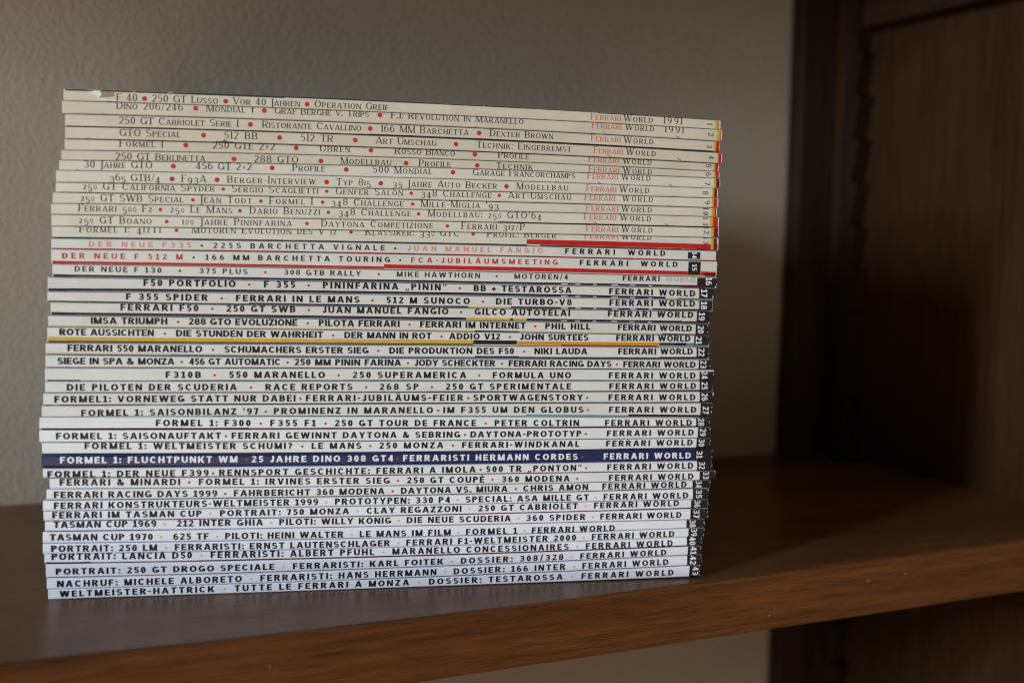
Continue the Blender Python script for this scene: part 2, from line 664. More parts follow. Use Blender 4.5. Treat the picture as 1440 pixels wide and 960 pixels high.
def typeset(text, length, cap, st, old=False):
    """letters spaced to fill length; returns (polygons in mm from the line start)"""
    items = ['t_' if (c == 't' and text.endswith(' t')) else c for c in text]
    adv, n = 0, len(items)
    space = .42 if st['serif'] else .34
    for c in items:
        adv += space if c == ' ' else letter(c, st, old)[1]
    xs = 1.0 if st['serif'] else 1.16
    gap = (length / cap - adv * xs) / max(1, n - 1)
    lo = .07 if st['serif'] else .10
    if gap < lo:
        xs = (length / cap - lo * (n - 1)) / adv
        gap = lo
    if n == 1:
        gap = 0
    x, out = 0, []
    for c in items:
        if c == ' ':
            x += space * xs + gap
            continue
        P, b = letter(c, st, old)
        for q in P:
            out.append([((x + px * xs) * cap, py * cap) for px, py in q])
        x += b * xs + gap
    return out


def clip(poly, lo, hi):
    for sign, lim in ((1, lo), (-1, -hi)):
        res = []
        for i, a in enumerate(poly):
            b = poly[(i + 1) % len(poly)]
            ia, ib = a[1] * sign >= lim, b[1] * sign >= lim
            if ia:
                res.append(a)
            if ia != ib:
                k = (lim * sign - a[1]) / (b[1] - a[1])
                res.append((a[0] + (b[0] - a[0]) * k, lim * sign))
        poly = res
        if len(poly) < 3:
            return []
    return poly

# ------------------------------------------------------------------ the magazines (all lengths in mm, measured on the spine plane)
# (issue, left end, right end, top edge at three stations, bottom edge at three stations, baseline (u, height, u, height),
#  title runs and dots, series name runs, number position, black patch, end flash, bands of print or painted gap shade, nicks)
MAGS = [
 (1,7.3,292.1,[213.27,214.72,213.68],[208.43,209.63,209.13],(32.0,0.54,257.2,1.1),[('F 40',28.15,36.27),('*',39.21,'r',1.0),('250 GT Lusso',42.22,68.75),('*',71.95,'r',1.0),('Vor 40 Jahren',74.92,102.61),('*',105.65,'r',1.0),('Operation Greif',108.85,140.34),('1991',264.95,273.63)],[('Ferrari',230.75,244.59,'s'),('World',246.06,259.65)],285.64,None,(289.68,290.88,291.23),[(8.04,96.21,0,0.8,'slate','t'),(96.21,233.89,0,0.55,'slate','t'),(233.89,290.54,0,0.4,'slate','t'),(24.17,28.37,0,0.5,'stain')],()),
 (2,6.7,292.9,[208.43,209.63,209.13],[203.16,204.73,203.97],(29.8,2.27,257.4,2.32),[('Dino 206/246',28.14,54.59),('*',59.77,'r',1.0),('Mondial t',64.19,83.49),('*',87.85,'r',1.0),('Graf Berghe v. Trips',92.1,131.87),('*',136.67,'r',1.0),('F.1: Revolution in Maranello',141.55,199.95),('1991',265.54,274.37)],[('Ferrari',231.28,244.9,'s'),('World',246.77,260.45)],286.34,None,(290.71,292.26,292.44),[],(237.33,271.89)),
 (3,7.8,292.2,[203.16,204.73,203.97],[197.95,199.53,198.75],(31.2,1.5,257.5,1.87),[('250 GT Cabriolet Serie I',29.03,77.1),('*',82.11,'r',1.0),('Ristorante Cavallino',87.12,128.73),('*',132.61,'r',1.0),('166 MM Barchetta',137.35,175.5),('*',180.28,'r',1.0),('Dexter Brown',185.18,213.67)],[('Ferrari',231.2,244.89,'s'),('World',246.52,260.38)],285.89,None,(289.52,290.56,292.28),[(8.26,132.45,0,0.4,'char'),(132.45,292.28,0,0.7,'char')],()),  # char bands: shade of the gap beneath, painted on the spine
 (4,7.9,293.3,[197.95,199.53,198.75],[193.05,194.52,193.86],(31.2,1.41,257.7,1.45),[('GTO Special',29.3,53.58),('*',62.98,'r',1.0),('512 BB',71.43,85.06),('*',94.26,'r',1.0),('512 TR',103.19,116.83),('*',126.2,'r',1.0),('Art Umschau',135.12,161.29),('*',170.01,'r',1.0),('Technik: Eingebremst',179.24,221.96)],[('Ferrari',232.52,246.01,'s'),('World',247.61,261.52)],286.98,None,(291.08,291.77,293.33),[(68.69,74.52,0,0.8,'bluestain')],(239.61,272.91)),
 (5,7.5,292.4,[193.05,194.52,193.86],[188.4,190.52,190.14],(31.2,1.68,257.8,1.18),[('Formel I',29.16,46.42),('*',55.69,'r',1.0),('250 GTE 2+2',66.68,92.3),('*',101.26,'r',1.0),('Uhren',111.33,124.04),('*',133.1,'r',1.0),('Rosso Bianco',143.49,169.78),('*',178.63,'r',1.0),('Profile',189.21,203.03)],[('Ferrari',230.46,244.53,'s'),('World',246.4,260.0)],286.05,None,(289.86,290.72,292.27),[],()),
 (6,6.3,292.6,[188.4,190.52,190.14],[184.32,186.59,186.86],(31.2,0.29,258.0,0.26),[('250 GT Berlinetta',27.63,63.56),('*',75.45,'r',1.0),('288 GTO',83.82,102.16),('*',111.74,'r',1.0),('Modellbau',120.26,141.82),('*',148.29,'r',1.0),('Profile',154.03,167.93),('*',179.73,'r',1.0),('Technik',188.33,204.74)],[('Ferrari',230.56,244.64,'s'),('World',246.51,260.11)],285.91,None,(289.98,290.84,292.4),[],()),
 (7,5.4,293.0,[184.32,186.59,186.86],[180.12,181.9,182.14],(17.1,1.11,256.4,2.08),[('30 Jahre GTO',15.02,42.22),('*',50.73,'r',1.0),('456 GT 2+2',59.92,82.75),('*',91.24,'r',1.0),('Profile',99.81,113.47),('*',122.53,'r',1.0),('500 Mondial',134.01,159.79),('*',169.02,'r',1.0),('Garage Francorchamps',177.84,224.28)],[('Ferrari',230.02,244.19,'s'),('World',245.79,259.53)],285.51,None,(290.12,291.15,293.06),[],(235.31,269.22)),
 (8,4.2,292.0,[180.12,181.9,182.14],[175.19,176.88,177.55],(34.0,0.91,256.5,1.2),[('365 GTB/4',25.21,45.37),('*',50.24,'r',1.0),('F93A',54.1,64.11),('*',68.53,'r',1.0),('Berger-Interview',72.8,109.57),('*',114.25,'r',1.0),('Typ 815',118.52,133.12),('*',137.46,'r',1.0),('35 Jahre Auto Becker',142.54,188.71),('*',193.01,'r',1.0),('Modellbau',197.68,220.99)],[('Ferrari',229.62,243.49,'s'),('World',245.1,259.0)],284.86,None,(289.25,290.28,292.01),[],()),
 (9,4.0,292.5,[175.19,176.88,177.55],[171.1,172.51,173.13],(18.5,1.21,258.4,1.57),[('250 GT California Spyder',14.77,67.5),('*',71.03,'r',0.75),('Sergio Scaglietti',74.61,110.7),('*',114.36,'r',0.75),('Genfer Salon',118.17,147.14),('*',150.83,'r',0.75),('348 Challenge',155.01,186.35),('*',189.9,'r',0.75),('Art-Umschau',194.01,222.53)],[('Ferrari',228.95,243.06,'s'),('World',246.47,261.03)],285.93,None,(289.4,290.44,291.82),[],()),
 (10,2.8,292.1,[171.1,172.51,173.13],[166.58,168.31,169.02],(18.4,0.91,258.5,1.02),[('250 GT SWB Special',13.89,54.81),('*',58.68,'r',0.75),('Jean Todt',61.64,82.84),('*',86.65,'r',0.75),('Formel I',90.27,108.33),('*',112.65,'r',0.75),('348 Challenge',116.25,147.51),('*',151.52,'r',0.75),('Mille-Miglia ’93',155.3,189.77)],[('Ferrari',229.86,244.69,'s'),('World',246.36,260.66)],285.44,None,(289.56,290.94,292.19),[],()),
 (11,2.2,293.1,[166.58,168.31,169.02],[161.95,163.35,164.08],(17.0,1.4,257.6,2.02),[('Ferrari 500 F2',12.92,42.03),('*',45.52,'r',0.75),('250 Le Mans',49.57,74.86),('*',78.0,'r',0.75),('Dario Benuzzi',82.16,111.52),('*',115.12,'r',0.75),('348 Challenge',119.4,150.82),('*',154.15,'r',0.75),('Modellbau: 250 GTO’64',158.38,209.17)],[('Ferrari',228.96,243.88,'s'),('World',245.76,260.4)],285.33,None,(288.85,290.41,292.49),[(189.45,292.83,0,0.35,'char')],(234.49,268.1)),  # char band: gap shadow under the right part, laid on as colour
 (12,2.3,293.2,[161.95,163.35,164.08],[157.15,158.67,159.37],(18.4,1.16,258.8,1.43),[('250 GT Boano',13.18,41.91),('*',48.05,'r',0.75),('100 Jahre Pininfarina',54.48,99.62),('*',106.07,'r',0.75),('Daytona Competizione',112.26,160.56),('*',166.95,'r',0.75),('Ferrari 312/P',173.28,201.78)],[('Ferrari',230.11,244.96,'s'),('World',246.64,261.23)],286.04,None,(289.54,290.93,293.01),[],()),
 (13,2.4,293.4,[157.15,158.67,159.37],[152.16,153.43,153.54],(18.4,2.48,257.9,3.93),[('Formel I: 412T1',13.22,45.53),('*',52.01,'r',0.75),('Motoren Evolution des V 12',58.37,118.56),('*',124.94,'r',0.75),('Klassiker: 330 GTC',131.22,172.39),('*',178.56,'r',0.75),('Profil: Berger',184.95,216.25)],[('Ferrari',229.46,245.01,'s'),('World',246.79,260.96)],286.06,None,(289.74,291.12,292.51),[(2.49,202.9,0,0.45,'navy'),(202.9,293.2,0,2.4,'red'),(209.09,291.82,0,0.5,'dred')],()),
 (14,2.2,292.3,[152.16,153.43,153.54],[147.66,148.7,148.73],(21.2,1.04,262.5,1.69),[('DER NEUE F335',16.98,57.95,'p'),('*',62.4,'g',0.42),('225S BARCHETTA VIGNALE',67.13,139.58,'g'),('*',144.11,'g',0.42),('JUAN MANUEL FANGIO',149.4,210.19,'p')],[('FERRARI',220.52,243.76),('WORLD',249.84,267.65)],280.65,(278.6,284.52),None,[(2.46,292.01,0,0.4,'red')],()),
 (15,2.2,292.8,[147.66,148.7,148.73],[141.44,141.8,141.54],(15.6,2.39,266.1,4.0),[('DER NEUE F 512 M',6.44,54.57,'r'),('*',59.1,'k',0.42),('166 MM BARCHETTA TOURING',63.93,141.93),('*',146.37,'k',0.42),('FCA-JUBILÄUMSMEETING',151.14,217.09,'r')],[('FERRARI',227.28,249.98),('WORLD',255.89,273.59)],280.69,(278.81,284.73),None,[(2.71,139.39,0,1.1,'red'),(139.39,292.23,0,1.9,'red'),(278.74,284.95,0.3,1.8,'yellow'),(287.03,292.23,0,1.3,'char')],()),
 (16,2.6,293.0,[141.44,141.8,141.54],[136.04,136.25,136.25],(15.5,2.36,261.2,2.59),[('DER NEUE F 130',11.33,46.03,'g'),('*',53.48,'g',0.42),('375 PLUS',61.33,81.36,'g'),('*',88.73,'r',0.42),('308 GTB RALLY',96.5,129.38,'g'),('*',137.12,'r',0.42),('MIKE HAWTHORN',144.94,181.87,'g'),('*',189.39,'r',0.42),('MOTOREN/4',197.4,222.05,'g')],[('FERRARI',247.71,265.25),('WORLD',268.15,282.34,'f')],287.55,(283.44,293.0),None,[(2.96,292.1,0,1.3,'navy'),(275.86,287.59,0.1,0.9,'dred'),(219.02,221.99,0.45,0.8,'torn'),(225.62,227.94,0.45,0.8,'torn'),(233.92,235.59,0.45,0.8,'torn'),(242.61,245.63,0.45,0.8,'torn'),(251.35,253.71,0.45,0.8,'torn'),(260.15,261.85,0.45,0.8,'torn')],()),
 (17,0.7,291.6,[136.04,136.25,136.25],[130.11,130.92,130.59],(41.1,2.49,266.5,1.75),[('F50 PORTFOLIO',38.68,76.37),('*',82.05,'r',0.42),('F 355',88.17,101.35),('*',107.06,'r',0.42),('PININFARINA „PININ“',113.12,167.14),('*',172.98,'r',0.42),('BB + TESTAROSSA',179.23,223.95)],[('FERRARI WORLD',241.59,282.77)],285.69,(284.71,291.6),None,[(0.98,268.5,0,1.5,'navy'),(268.5,274.33,0,1.0,'beige'),(274.33,290.91,0,1.1,'teal'),(219.16,222.13,0.45,0.8,'torn'),(225.77,228.09,0.45,0.8,'torn'),(234.07,235.74,0.45,0.8,'torn'),(242.77,245.79,0.45,0.8,'torn'),(251.52,253.88,0.45,0.8,'torn'),(260.32,262.02,0.45,0.8,'torn')],()),
 (18,0.6,291.4,[130.11,130.92,130.59],[125.75,125.55,125.55],(36.8,1.31,273.5,1.94),[('F 355 SPIDER',31.73,64.95),('*',70.68,'r',0.42),('FERRARI IN LE MANS',76.54,128.93),('*',134.55,'r',0.42),('512 M SUNOCO',140.56,177.58),('*',183.41,'r',0.42),('DIE TURBO-V8',189.3,224.09)],[('FERRARI WORLD',241.75,282.71)],285.6,(284.79,291.4),None,[(0.95,81.96,0,0.6,'navy'),(81.96,176.78,0,1.0,'navy'),(176.78,196.08,0,0.9,'beige'),(196.08,268.34,0,1.1,'navy'),(268.34,276.91,0.1,1.0,'dred'),(276.91,290.75,0,1.0,'navy'),(219.3,222.27,0.45,0.8,'torn'),(225.91,228.23,0.45,0.8,'torn'),(234.22,235.89,0.45,0.8,'torn'),(242.92,245.95,0.45,0.8,'torn'),(251.68,254.05,0.45,0.8,'torn'),(260.49,262.19,0.45,0.8,'torn')],()),
 (19,1.7,290.5,[125.75,125.55,125.55],[120.1,119.91,119.59],(33.9,2.37,270.2,2.74),[('FERRARI F50',29.44,61.08),('*',66.76,'r',0.42),('250 GT SWB',72.61,101.6),('*',107.25,'r',0.42),('JUAN MANUEL FANGIO',113.08,168.16),('*',173.79,'r',0.42),('GILCO AUTOTELAI',179.86,223.67)],[('FERRARI WORLD',241.34,282.24)],284.98,(284.06,290.5),None,[(2.04,176.25,0,1.5,'navy'),(176.25,196.21,0,1.5,'yellow'),(196.21,197.51,0,1.4,'navy'),(197.51,203.69,0,1.5,'yellow'),(203.69,277.1,0,1.5,'navy'),(277.1,289.91,0,1.3,'plum'),(219.44,222.41,0.45,0.8,'torn'),(226.06,228.38,0.45,0.8,'torn'),(234.38,236.05,0.45,0.8,'torn'),(243.08,246.11,0.45,0.8,'torn'),(251.84,254.21,0.45,0.8,'torn'),(260.66,262.37,0.45,0.8,'torn')],()),
 (20,0.7,289.7,[120.1,119.91,119.59],[115.25,115.06,114.33],(21.1,1.44,270.4,1.77),[('IMSA TRIUMPH',17.58,48.36),('*',52.74,'r',0.42),('288 GTO EVOLUZIONE',57.1,102.4),('*',106.84,'r',0.42),('PILOTA FERRARI',111.58,146.64),('*',150.99,'r',0.42),('FERRARI IM INTERNET',155.64,203.26),('*',207.64,'r',0.42),('PHIL HILL',212.33,233.36)],[('FERRARI WORLD',246.27,281.85)],284.75,(283.72,289.7),None,[(0.9,180.19,0,0.7,'beige'),(180.19,200.23,0,0.7,'navy'),(200.23,267.67,0,0.8,'beige'),(267.67,289.07,0,0.8,'plum')],()),
 (21,0.3,290.6,[115.25,115.06,114.33],[108.74,108.74,108.78],(15.4,3.08,270.6,2.52),[('ROTE AUSSICHTEN',5.05,42.88),('*',47.29,'r',0.42),('DIE STUNDEN DER WAHRHEIT',51.87,113.46),('*',117.77,'r',0.42),('DER MANN IN ROT',122.61,160.87),('*',165.31,'r',0.42),('ADDIO V12',168.74,191.75),('*',196.12,'r',0.42),('JOHN SURTEES',200.78,232.61)],[('FERRARI WORLD',245.65,281.34)],284.01,(283.2,290.6),None,[(0.59,179.66,0.7,2.0,'yellow'),(0.59,179.66,0,0.7,'umber'),(179.66,199.38,0,2.0,'char'),(199.38,266.48,0.2,1.7,'orange'),(220.05,265.45,0,0.5,'dred'),(266.48,274.03,0,1.6,'slate'),(274.03,279.54,0,1.6,'navy'),(279.54,289.95,0,1.5,'teal')],()),
 (22,-0.3,290.5,[108.74,108.74,108.78],[103.7,103.06,103.04],(18.2,1.51,270.8,2.24),[('FERRARI 550 MARANELLO',8.3,62.68),('*',67.12,'r',0.42),('SCHUMACHERS ERSTER SIEG',71.78,133.2),('*',137.45,'r',0.42),('DIE PRODUKTION DES F50',142.25,198.14),('*',202.77,'r',0.42),('NIKI LAUDA',207.52,232.16)],[('FERRARI WORLD',246.73,282.64)],285.4,(284.48,290.5),None,[(-0.0,49.76,0,0.3,'char'),(-0.0,180.42,0.75,1.1,'beige'),(49.76,180.42,0,0.75,'blueg'),(180.42,200.49,0,1.3,'navy'),(200.49,266.66,0,1.0,'slate'),(266.66,289.8,0,1.3,'navy')],()),
 (23,-0.3,291.4,[103.7,103.06,103.04],[98.31,98.47,98.39],(15.4,1.5,271.0,0.95),[('SIEGE IN SPA & MONZA',4.38,51.34),('*',54.31,'r',0.42),('456 GT AUTOMATIC',57.34,95.54),('*',98.4,'r',0.42),('250 MM PININ FARINA',101.39,147.42),('*',150.5,'r',0.42),('JODY SCHECKTER',153.39,189.62),('*',192.6,'r',0.42),('FERRARI RACING DAYS',195.72,243.51),('*',246.08,'r',0.42)],[('FERRARI WORLD',249.12,283.9)],286.29,(285.47,291.4),None,[(-0.04,291.03,0,0.3,'umber')],()),
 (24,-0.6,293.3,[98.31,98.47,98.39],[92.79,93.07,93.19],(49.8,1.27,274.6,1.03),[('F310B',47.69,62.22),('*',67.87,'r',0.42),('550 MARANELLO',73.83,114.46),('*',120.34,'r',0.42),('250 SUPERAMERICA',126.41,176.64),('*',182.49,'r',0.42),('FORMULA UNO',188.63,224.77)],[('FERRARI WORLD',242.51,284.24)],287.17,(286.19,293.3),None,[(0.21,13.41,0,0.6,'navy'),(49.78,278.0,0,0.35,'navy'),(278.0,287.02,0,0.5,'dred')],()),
 (25,-0.7,293.3,[92.79,93.07,93.19],[87.8,87.95,88.18],(12.5,0.89,274.8,1.07),[('DIE PILOTEN DER SCUDERIA',7.89,77.09),('*',83.02,'r',0.42),('RACE REPORTS',89.07,126.41),('*',132.35,'r',0.42),('268 SP',138.29,155.48),('*',161.4,'r',0.42),('250 GT SPERIMENTALE',167.6,225.07)],[('FERRARI WORLD',243.06,284.87)],287.56,(286.64,293.3),None,[(159.02,257.57,0,0.35,'navy'),(257.57,292.09,0,0.7,'plum')],()),
 (26,-1.3,293.3,[87.8,87.95,88.18],[82.51,82.85,82.89],(12.5,1.3,274.9,1.26),[('FORMEL1: VORNEWEG STATT NUR DABEI',3.09,101.92),('*',103.99,'r',0.42),('FERRARI-JUBILÄUMS-FEIER',106.33,175.43),('*',177.71,'r',0.42),('SPORTWAGENSTORY',179.96,230.48),('*',232.52,'r',0.42)],[('FERRARI WORLD',242.57,284.42)],287.47,(286.54,293.3),None,[(-0.97,39.65,0,0.5,'dred'),(48.34,55.04,0,0.4,'blue'),(55.04,274.89,0,0.55,'navy'),(274.89,292.62,0,0.7,'dred')],()),
 (27,-2.0,293.1,[82.51,82.85,82.89],[77.68,77.29,76.11],(15.3,0.21,275.1,2.33),[('FORMEL 1: SAISONBILANZ ’97',13.63,86.23),('*',89.35,'r',0.42),('PROMINENZ IN MARANELLO',92.75,162.05),('*',164.35,'r',0.42),('IM F355 UM DEN GLOBUS',166.61,231.04),('*',233.21,'r',0.42)],[('FERRARI WORLD',243.14,285.26)],288.4,(287.31,293.1),None,[(67.39,204.36,0,0.35,'blueg'),(204.36,252.46,0,1.1,'cyan'),(252.46,292.49,0,1.6,'char')],()),
 (28,-3.0,292.0,[77.68,77.29,76.11],[72.35,71.88,71.67],(45.4,1.27,271.9,0.51),[('FORMEL 1: F300',43.7,83.0),('*',87.19,'r',0.42),('F355 F1',91.28,110.61),('*',114.92,'r',0.42),('250 GT TOUR DE FRANCE',118.95,181.6),('*',185.9,'r',0.42),('PETER COLTRIN',190.02,229.18)],[('FERRARI WORLD',241.44,283.33)],286.41,(285.43,292.0),None,[(-2.14,82.28,0,0.55,'navy'),(82.28,175.26,0,0.35,'red'),(175.26,291.29,0,0.35,'plum')],()),
 (29,-2.9,292.2,[72.35,71.88,71.67],[67.03,66.44,66.4],(11.0,1.26,275.5,1.25),[('FORMEL 1: SAISONAUFTAKT',3.69,70.69),('*',72.71,'r',0.42),('FERRARI GEWINNT DAYTONA & SEBRING',75.03,174.39),('*',176.45,'r',0.42),('DAYTONA-PROTOTYP',178.96,230.15),('*',232.23,'r',0.42)],[('FERRARI WORLD',242.23,284.09)],287.12,(286.14,292.2),None,[],()),
 (30,-1.9,292.6,[67.03,66.44,66.4],[62.08,61.34,61.63],(18.1,1.95,272.2,1.23),[('FORMEL 1: WELTMEISTER SCHUMI?',14.99,100.68),('*',105.0,'r',0.42),('LE MANS',108.97,130.55),('*',134.51,'r',0.42),('250 MONZA',138.44,166.9),('*',171.19,'r',0.42),('FERRARI-WINDKANAL',175.3,229.52)],[('FERRARI WORLD',242.07,283.84)],286.75,(285.77,292.6),None,[(248.17,277.34,0,0.25,'blueg')],()),
 (31,-2.0,293.5,[62.08,61.34,61.63],[56.11,55.76,55.8],(12.4,2.09,268.9,1.25),[('FORMEL 1: FLUCHTPUNKT WM',5.35,77.59,'w'),('*',81.32,'r',0.42),('25 JAHRE DINO 308 GT4',83.57,144.47,'w'),('*',146.46,'r',0.42),('FERRARISTI HERMANN CORDES',148.92,228.59,'w'),('*',230.77,'r',0.42)],[('FERRARI WORLD',240.87,282.84,'w')],285.57,(284.75,293.5),None,[(-1.12,39.64,0,1.2,'char'),(39.64,159.56,0,0.45,'blue')],()),
 (32,-1.7,294.0,[56.11,55.76,55.8],[51.87,51.08,50.98],(9.6,0.21,272.5,0.98),[('FORMEL 1: DER NEUE F399',0.06,65.51),('*',67.38,'r',0.42),('RENNSPORT GESCHICHTE: FERRARI A IMOLA',69.87,181.79),('*',184.0,'r',0.42),('500 TR „PONTON“',186.53,230.91),('*',233.06,'r',0.42)],[('FERRARI WORLD',243.05,284.63)],287.5,(286.57,294.0),None,[],()),
 (33,1.0,295.7,[51.87,51.08,50.98],[47.24,46.34,46.41],(12.4,1.4,272.7,0.56),[('FERRARI & MINARDI',4.96,53.76),('*',57.47,'r',0.42),('FORMEL 1: IRVINES ERSTER SIEG',61.42,143.27),('*',146.92,'r',0.42),('250 GT COUPÈ',150.9,185.78),('*',189.46,'r',0.42),('360 MODENA',193.6,225.34),('*',228.85,'r',0.42)],[('FERRARI WORLD',243.86,284.79)],289.47,(287.83,295.7),None,[],()),
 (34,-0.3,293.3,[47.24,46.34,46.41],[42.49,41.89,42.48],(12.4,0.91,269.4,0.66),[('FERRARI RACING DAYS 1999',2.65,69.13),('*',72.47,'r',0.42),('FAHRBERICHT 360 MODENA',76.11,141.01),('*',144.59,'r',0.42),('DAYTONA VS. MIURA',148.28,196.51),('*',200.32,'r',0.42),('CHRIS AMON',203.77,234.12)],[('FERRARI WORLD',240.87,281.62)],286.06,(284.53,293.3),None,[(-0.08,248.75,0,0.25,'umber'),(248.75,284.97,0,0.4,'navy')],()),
 (35,-1.7,292.5,[42.49,41.89,42.48],[37.93,37.48,37.43],(3.3,0.92,269.5,0.73),[('FERRARI KONSTRUKTEURS-WELTMEISTER 1999',2.63,112.06),('*',115.57,'y',0.42),('PROTOTYPEN: 330 P4',119.34,170.28),('*',173.73,'y',0.42),('SPECIAL: ASA MILLE GT',177.34,234.57),('*',237.61,'y',0.42)],[('FERRARI WORLD',241.57,282.54)],286.22,(284.8,292.5),None,[],()),
 (36,-1.5,292.7,[37.93,37.48,37.43],[33.72,32.89,33.19],(2.4,1.05,269.6,1.29),[('FERRARI IM TASMAN CUP',1.98,62.7),('*',66.29,'y',0.42),('PORTRAIT: 750 MONZA',70.33,125.56),('*',129.26,'y',0.42),('CLAY REGAZZONI',133.23,175.62),('*',179.24,'y',0.42),('250 GT CABRIOLET',183.33,229.48),('*',233.15,'y',0.42)],[('FERRARI WORLD',237.13,278.13)],285.67,(284.08,292.7),None,[(159.95,249.01,0,0.22,'red'),(249.01,291.95,0,0.4,'navy')],()),
 (37,-0.9,292.6,[33.72,32.89,33.19],[29.23,28.24,28.04],(2.9,1.51,269.8,0.96),[('TASMAN CUP 1969',2.44,43.98),('*',47.23,'y',0.42),('212 INTER GHIA',52.39,88.51),('*',91.99,'y',0.42),('PILOTI: WILLY KÖNIG',95.42,144.13),('*',147.51,'y',0.42),('DIE NEUE SCUDERIA',151.02,198.26),('*',201.68,'y',0.42),('360 SPIDER',205.27,233.21),('*',236.72,'y',0.42)],[('FERRARI WORLD',240.17,279.5)],285.34,(283.81,292.6),None,[(-0.44,42.55,0,0.3,'navy')],()),
 (38,-1.8,291.0,[29.23,28.24,28.04],[24.23,23.16,23.82],(1.5,1.15,245.9,-0.02),[('TASMAN CUP 1970',0.92,42.55),('*',45.88,'y',0.42),('625 TF',50.96,65.67),('*',69.09,'y',0.42),('PILOTI: HEINI WALTER',72.55,123.25),('*',126.82,'y',0.42),('LE MANS IM FILM',130.29,170.93),('*',174.25,'y',0.42),('FORMEL 1',177.81,201.16),('*',204.63,'y',0.42)],[('FERRARI WORLD',208.13,247.34)],283.58,(282.05,291.0),None,[],()),
 (39,-1.8,290.8,[24.23,23.16,23.82],[19.69,18.74,19.61],(2.0,0.89,268.4,0.43),[('PORTRAIT: 250 LM',1.49,44.31),('*',47.97,'y',0.42),('FERRARISTI: ERNST LAUTENSCHLAGER',51.61,143.73),('*',147.4,'y',0.42),('FERRARI F1-WELTMEISTER 2000',150.95,228.94),('*',232.55,'y',0.42)],[('FERRARI WORLD',236.4,276.21)],284.38,(283.12,290.8),None,[],()),
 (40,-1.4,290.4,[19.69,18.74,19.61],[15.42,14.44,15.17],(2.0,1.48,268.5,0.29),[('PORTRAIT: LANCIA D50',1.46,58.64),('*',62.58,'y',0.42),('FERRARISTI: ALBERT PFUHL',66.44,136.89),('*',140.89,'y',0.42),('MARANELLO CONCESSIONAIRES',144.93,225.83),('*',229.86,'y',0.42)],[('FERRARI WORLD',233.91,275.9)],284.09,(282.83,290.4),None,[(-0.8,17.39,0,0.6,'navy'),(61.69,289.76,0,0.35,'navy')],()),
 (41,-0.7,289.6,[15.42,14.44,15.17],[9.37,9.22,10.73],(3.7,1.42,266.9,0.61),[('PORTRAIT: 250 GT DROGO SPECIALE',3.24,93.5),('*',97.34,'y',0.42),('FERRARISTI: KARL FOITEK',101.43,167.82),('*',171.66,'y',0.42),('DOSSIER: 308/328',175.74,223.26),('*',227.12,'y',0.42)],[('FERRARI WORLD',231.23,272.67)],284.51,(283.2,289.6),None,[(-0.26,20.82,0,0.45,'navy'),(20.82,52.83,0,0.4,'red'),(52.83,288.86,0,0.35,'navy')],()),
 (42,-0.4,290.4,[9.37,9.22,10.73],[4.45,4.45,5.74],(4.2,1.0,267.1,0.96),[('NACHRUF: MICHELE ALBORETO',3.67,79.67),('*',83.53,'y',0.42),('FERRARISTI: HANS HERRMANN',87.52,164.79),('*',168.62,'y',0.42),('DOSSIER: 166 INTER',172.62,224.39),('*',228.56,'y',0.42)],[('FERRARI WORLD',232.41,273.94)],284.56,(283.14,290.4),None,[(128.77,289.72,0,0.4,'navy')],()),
 (43,0.0,290.0,[4.45,4.45,5.74],[0.1,0.06,0.45],(5.1,0.95,269.0,1.08),[('WELTMEISTER-HATTRICK',4.58,68.08),('*',72.45,'y',0.42),('TUTTE LE FERRARI A MONZA',76.59,152.65),('*',156.92,'y',0.42),('DOSSIER: TESTAROSSA',161.57,223.38),('*',227.78,'y',0.42)],[('FERRARI WORLD',232.27,276.82)],286.11,(284.58,290.0),None,[],()),
]

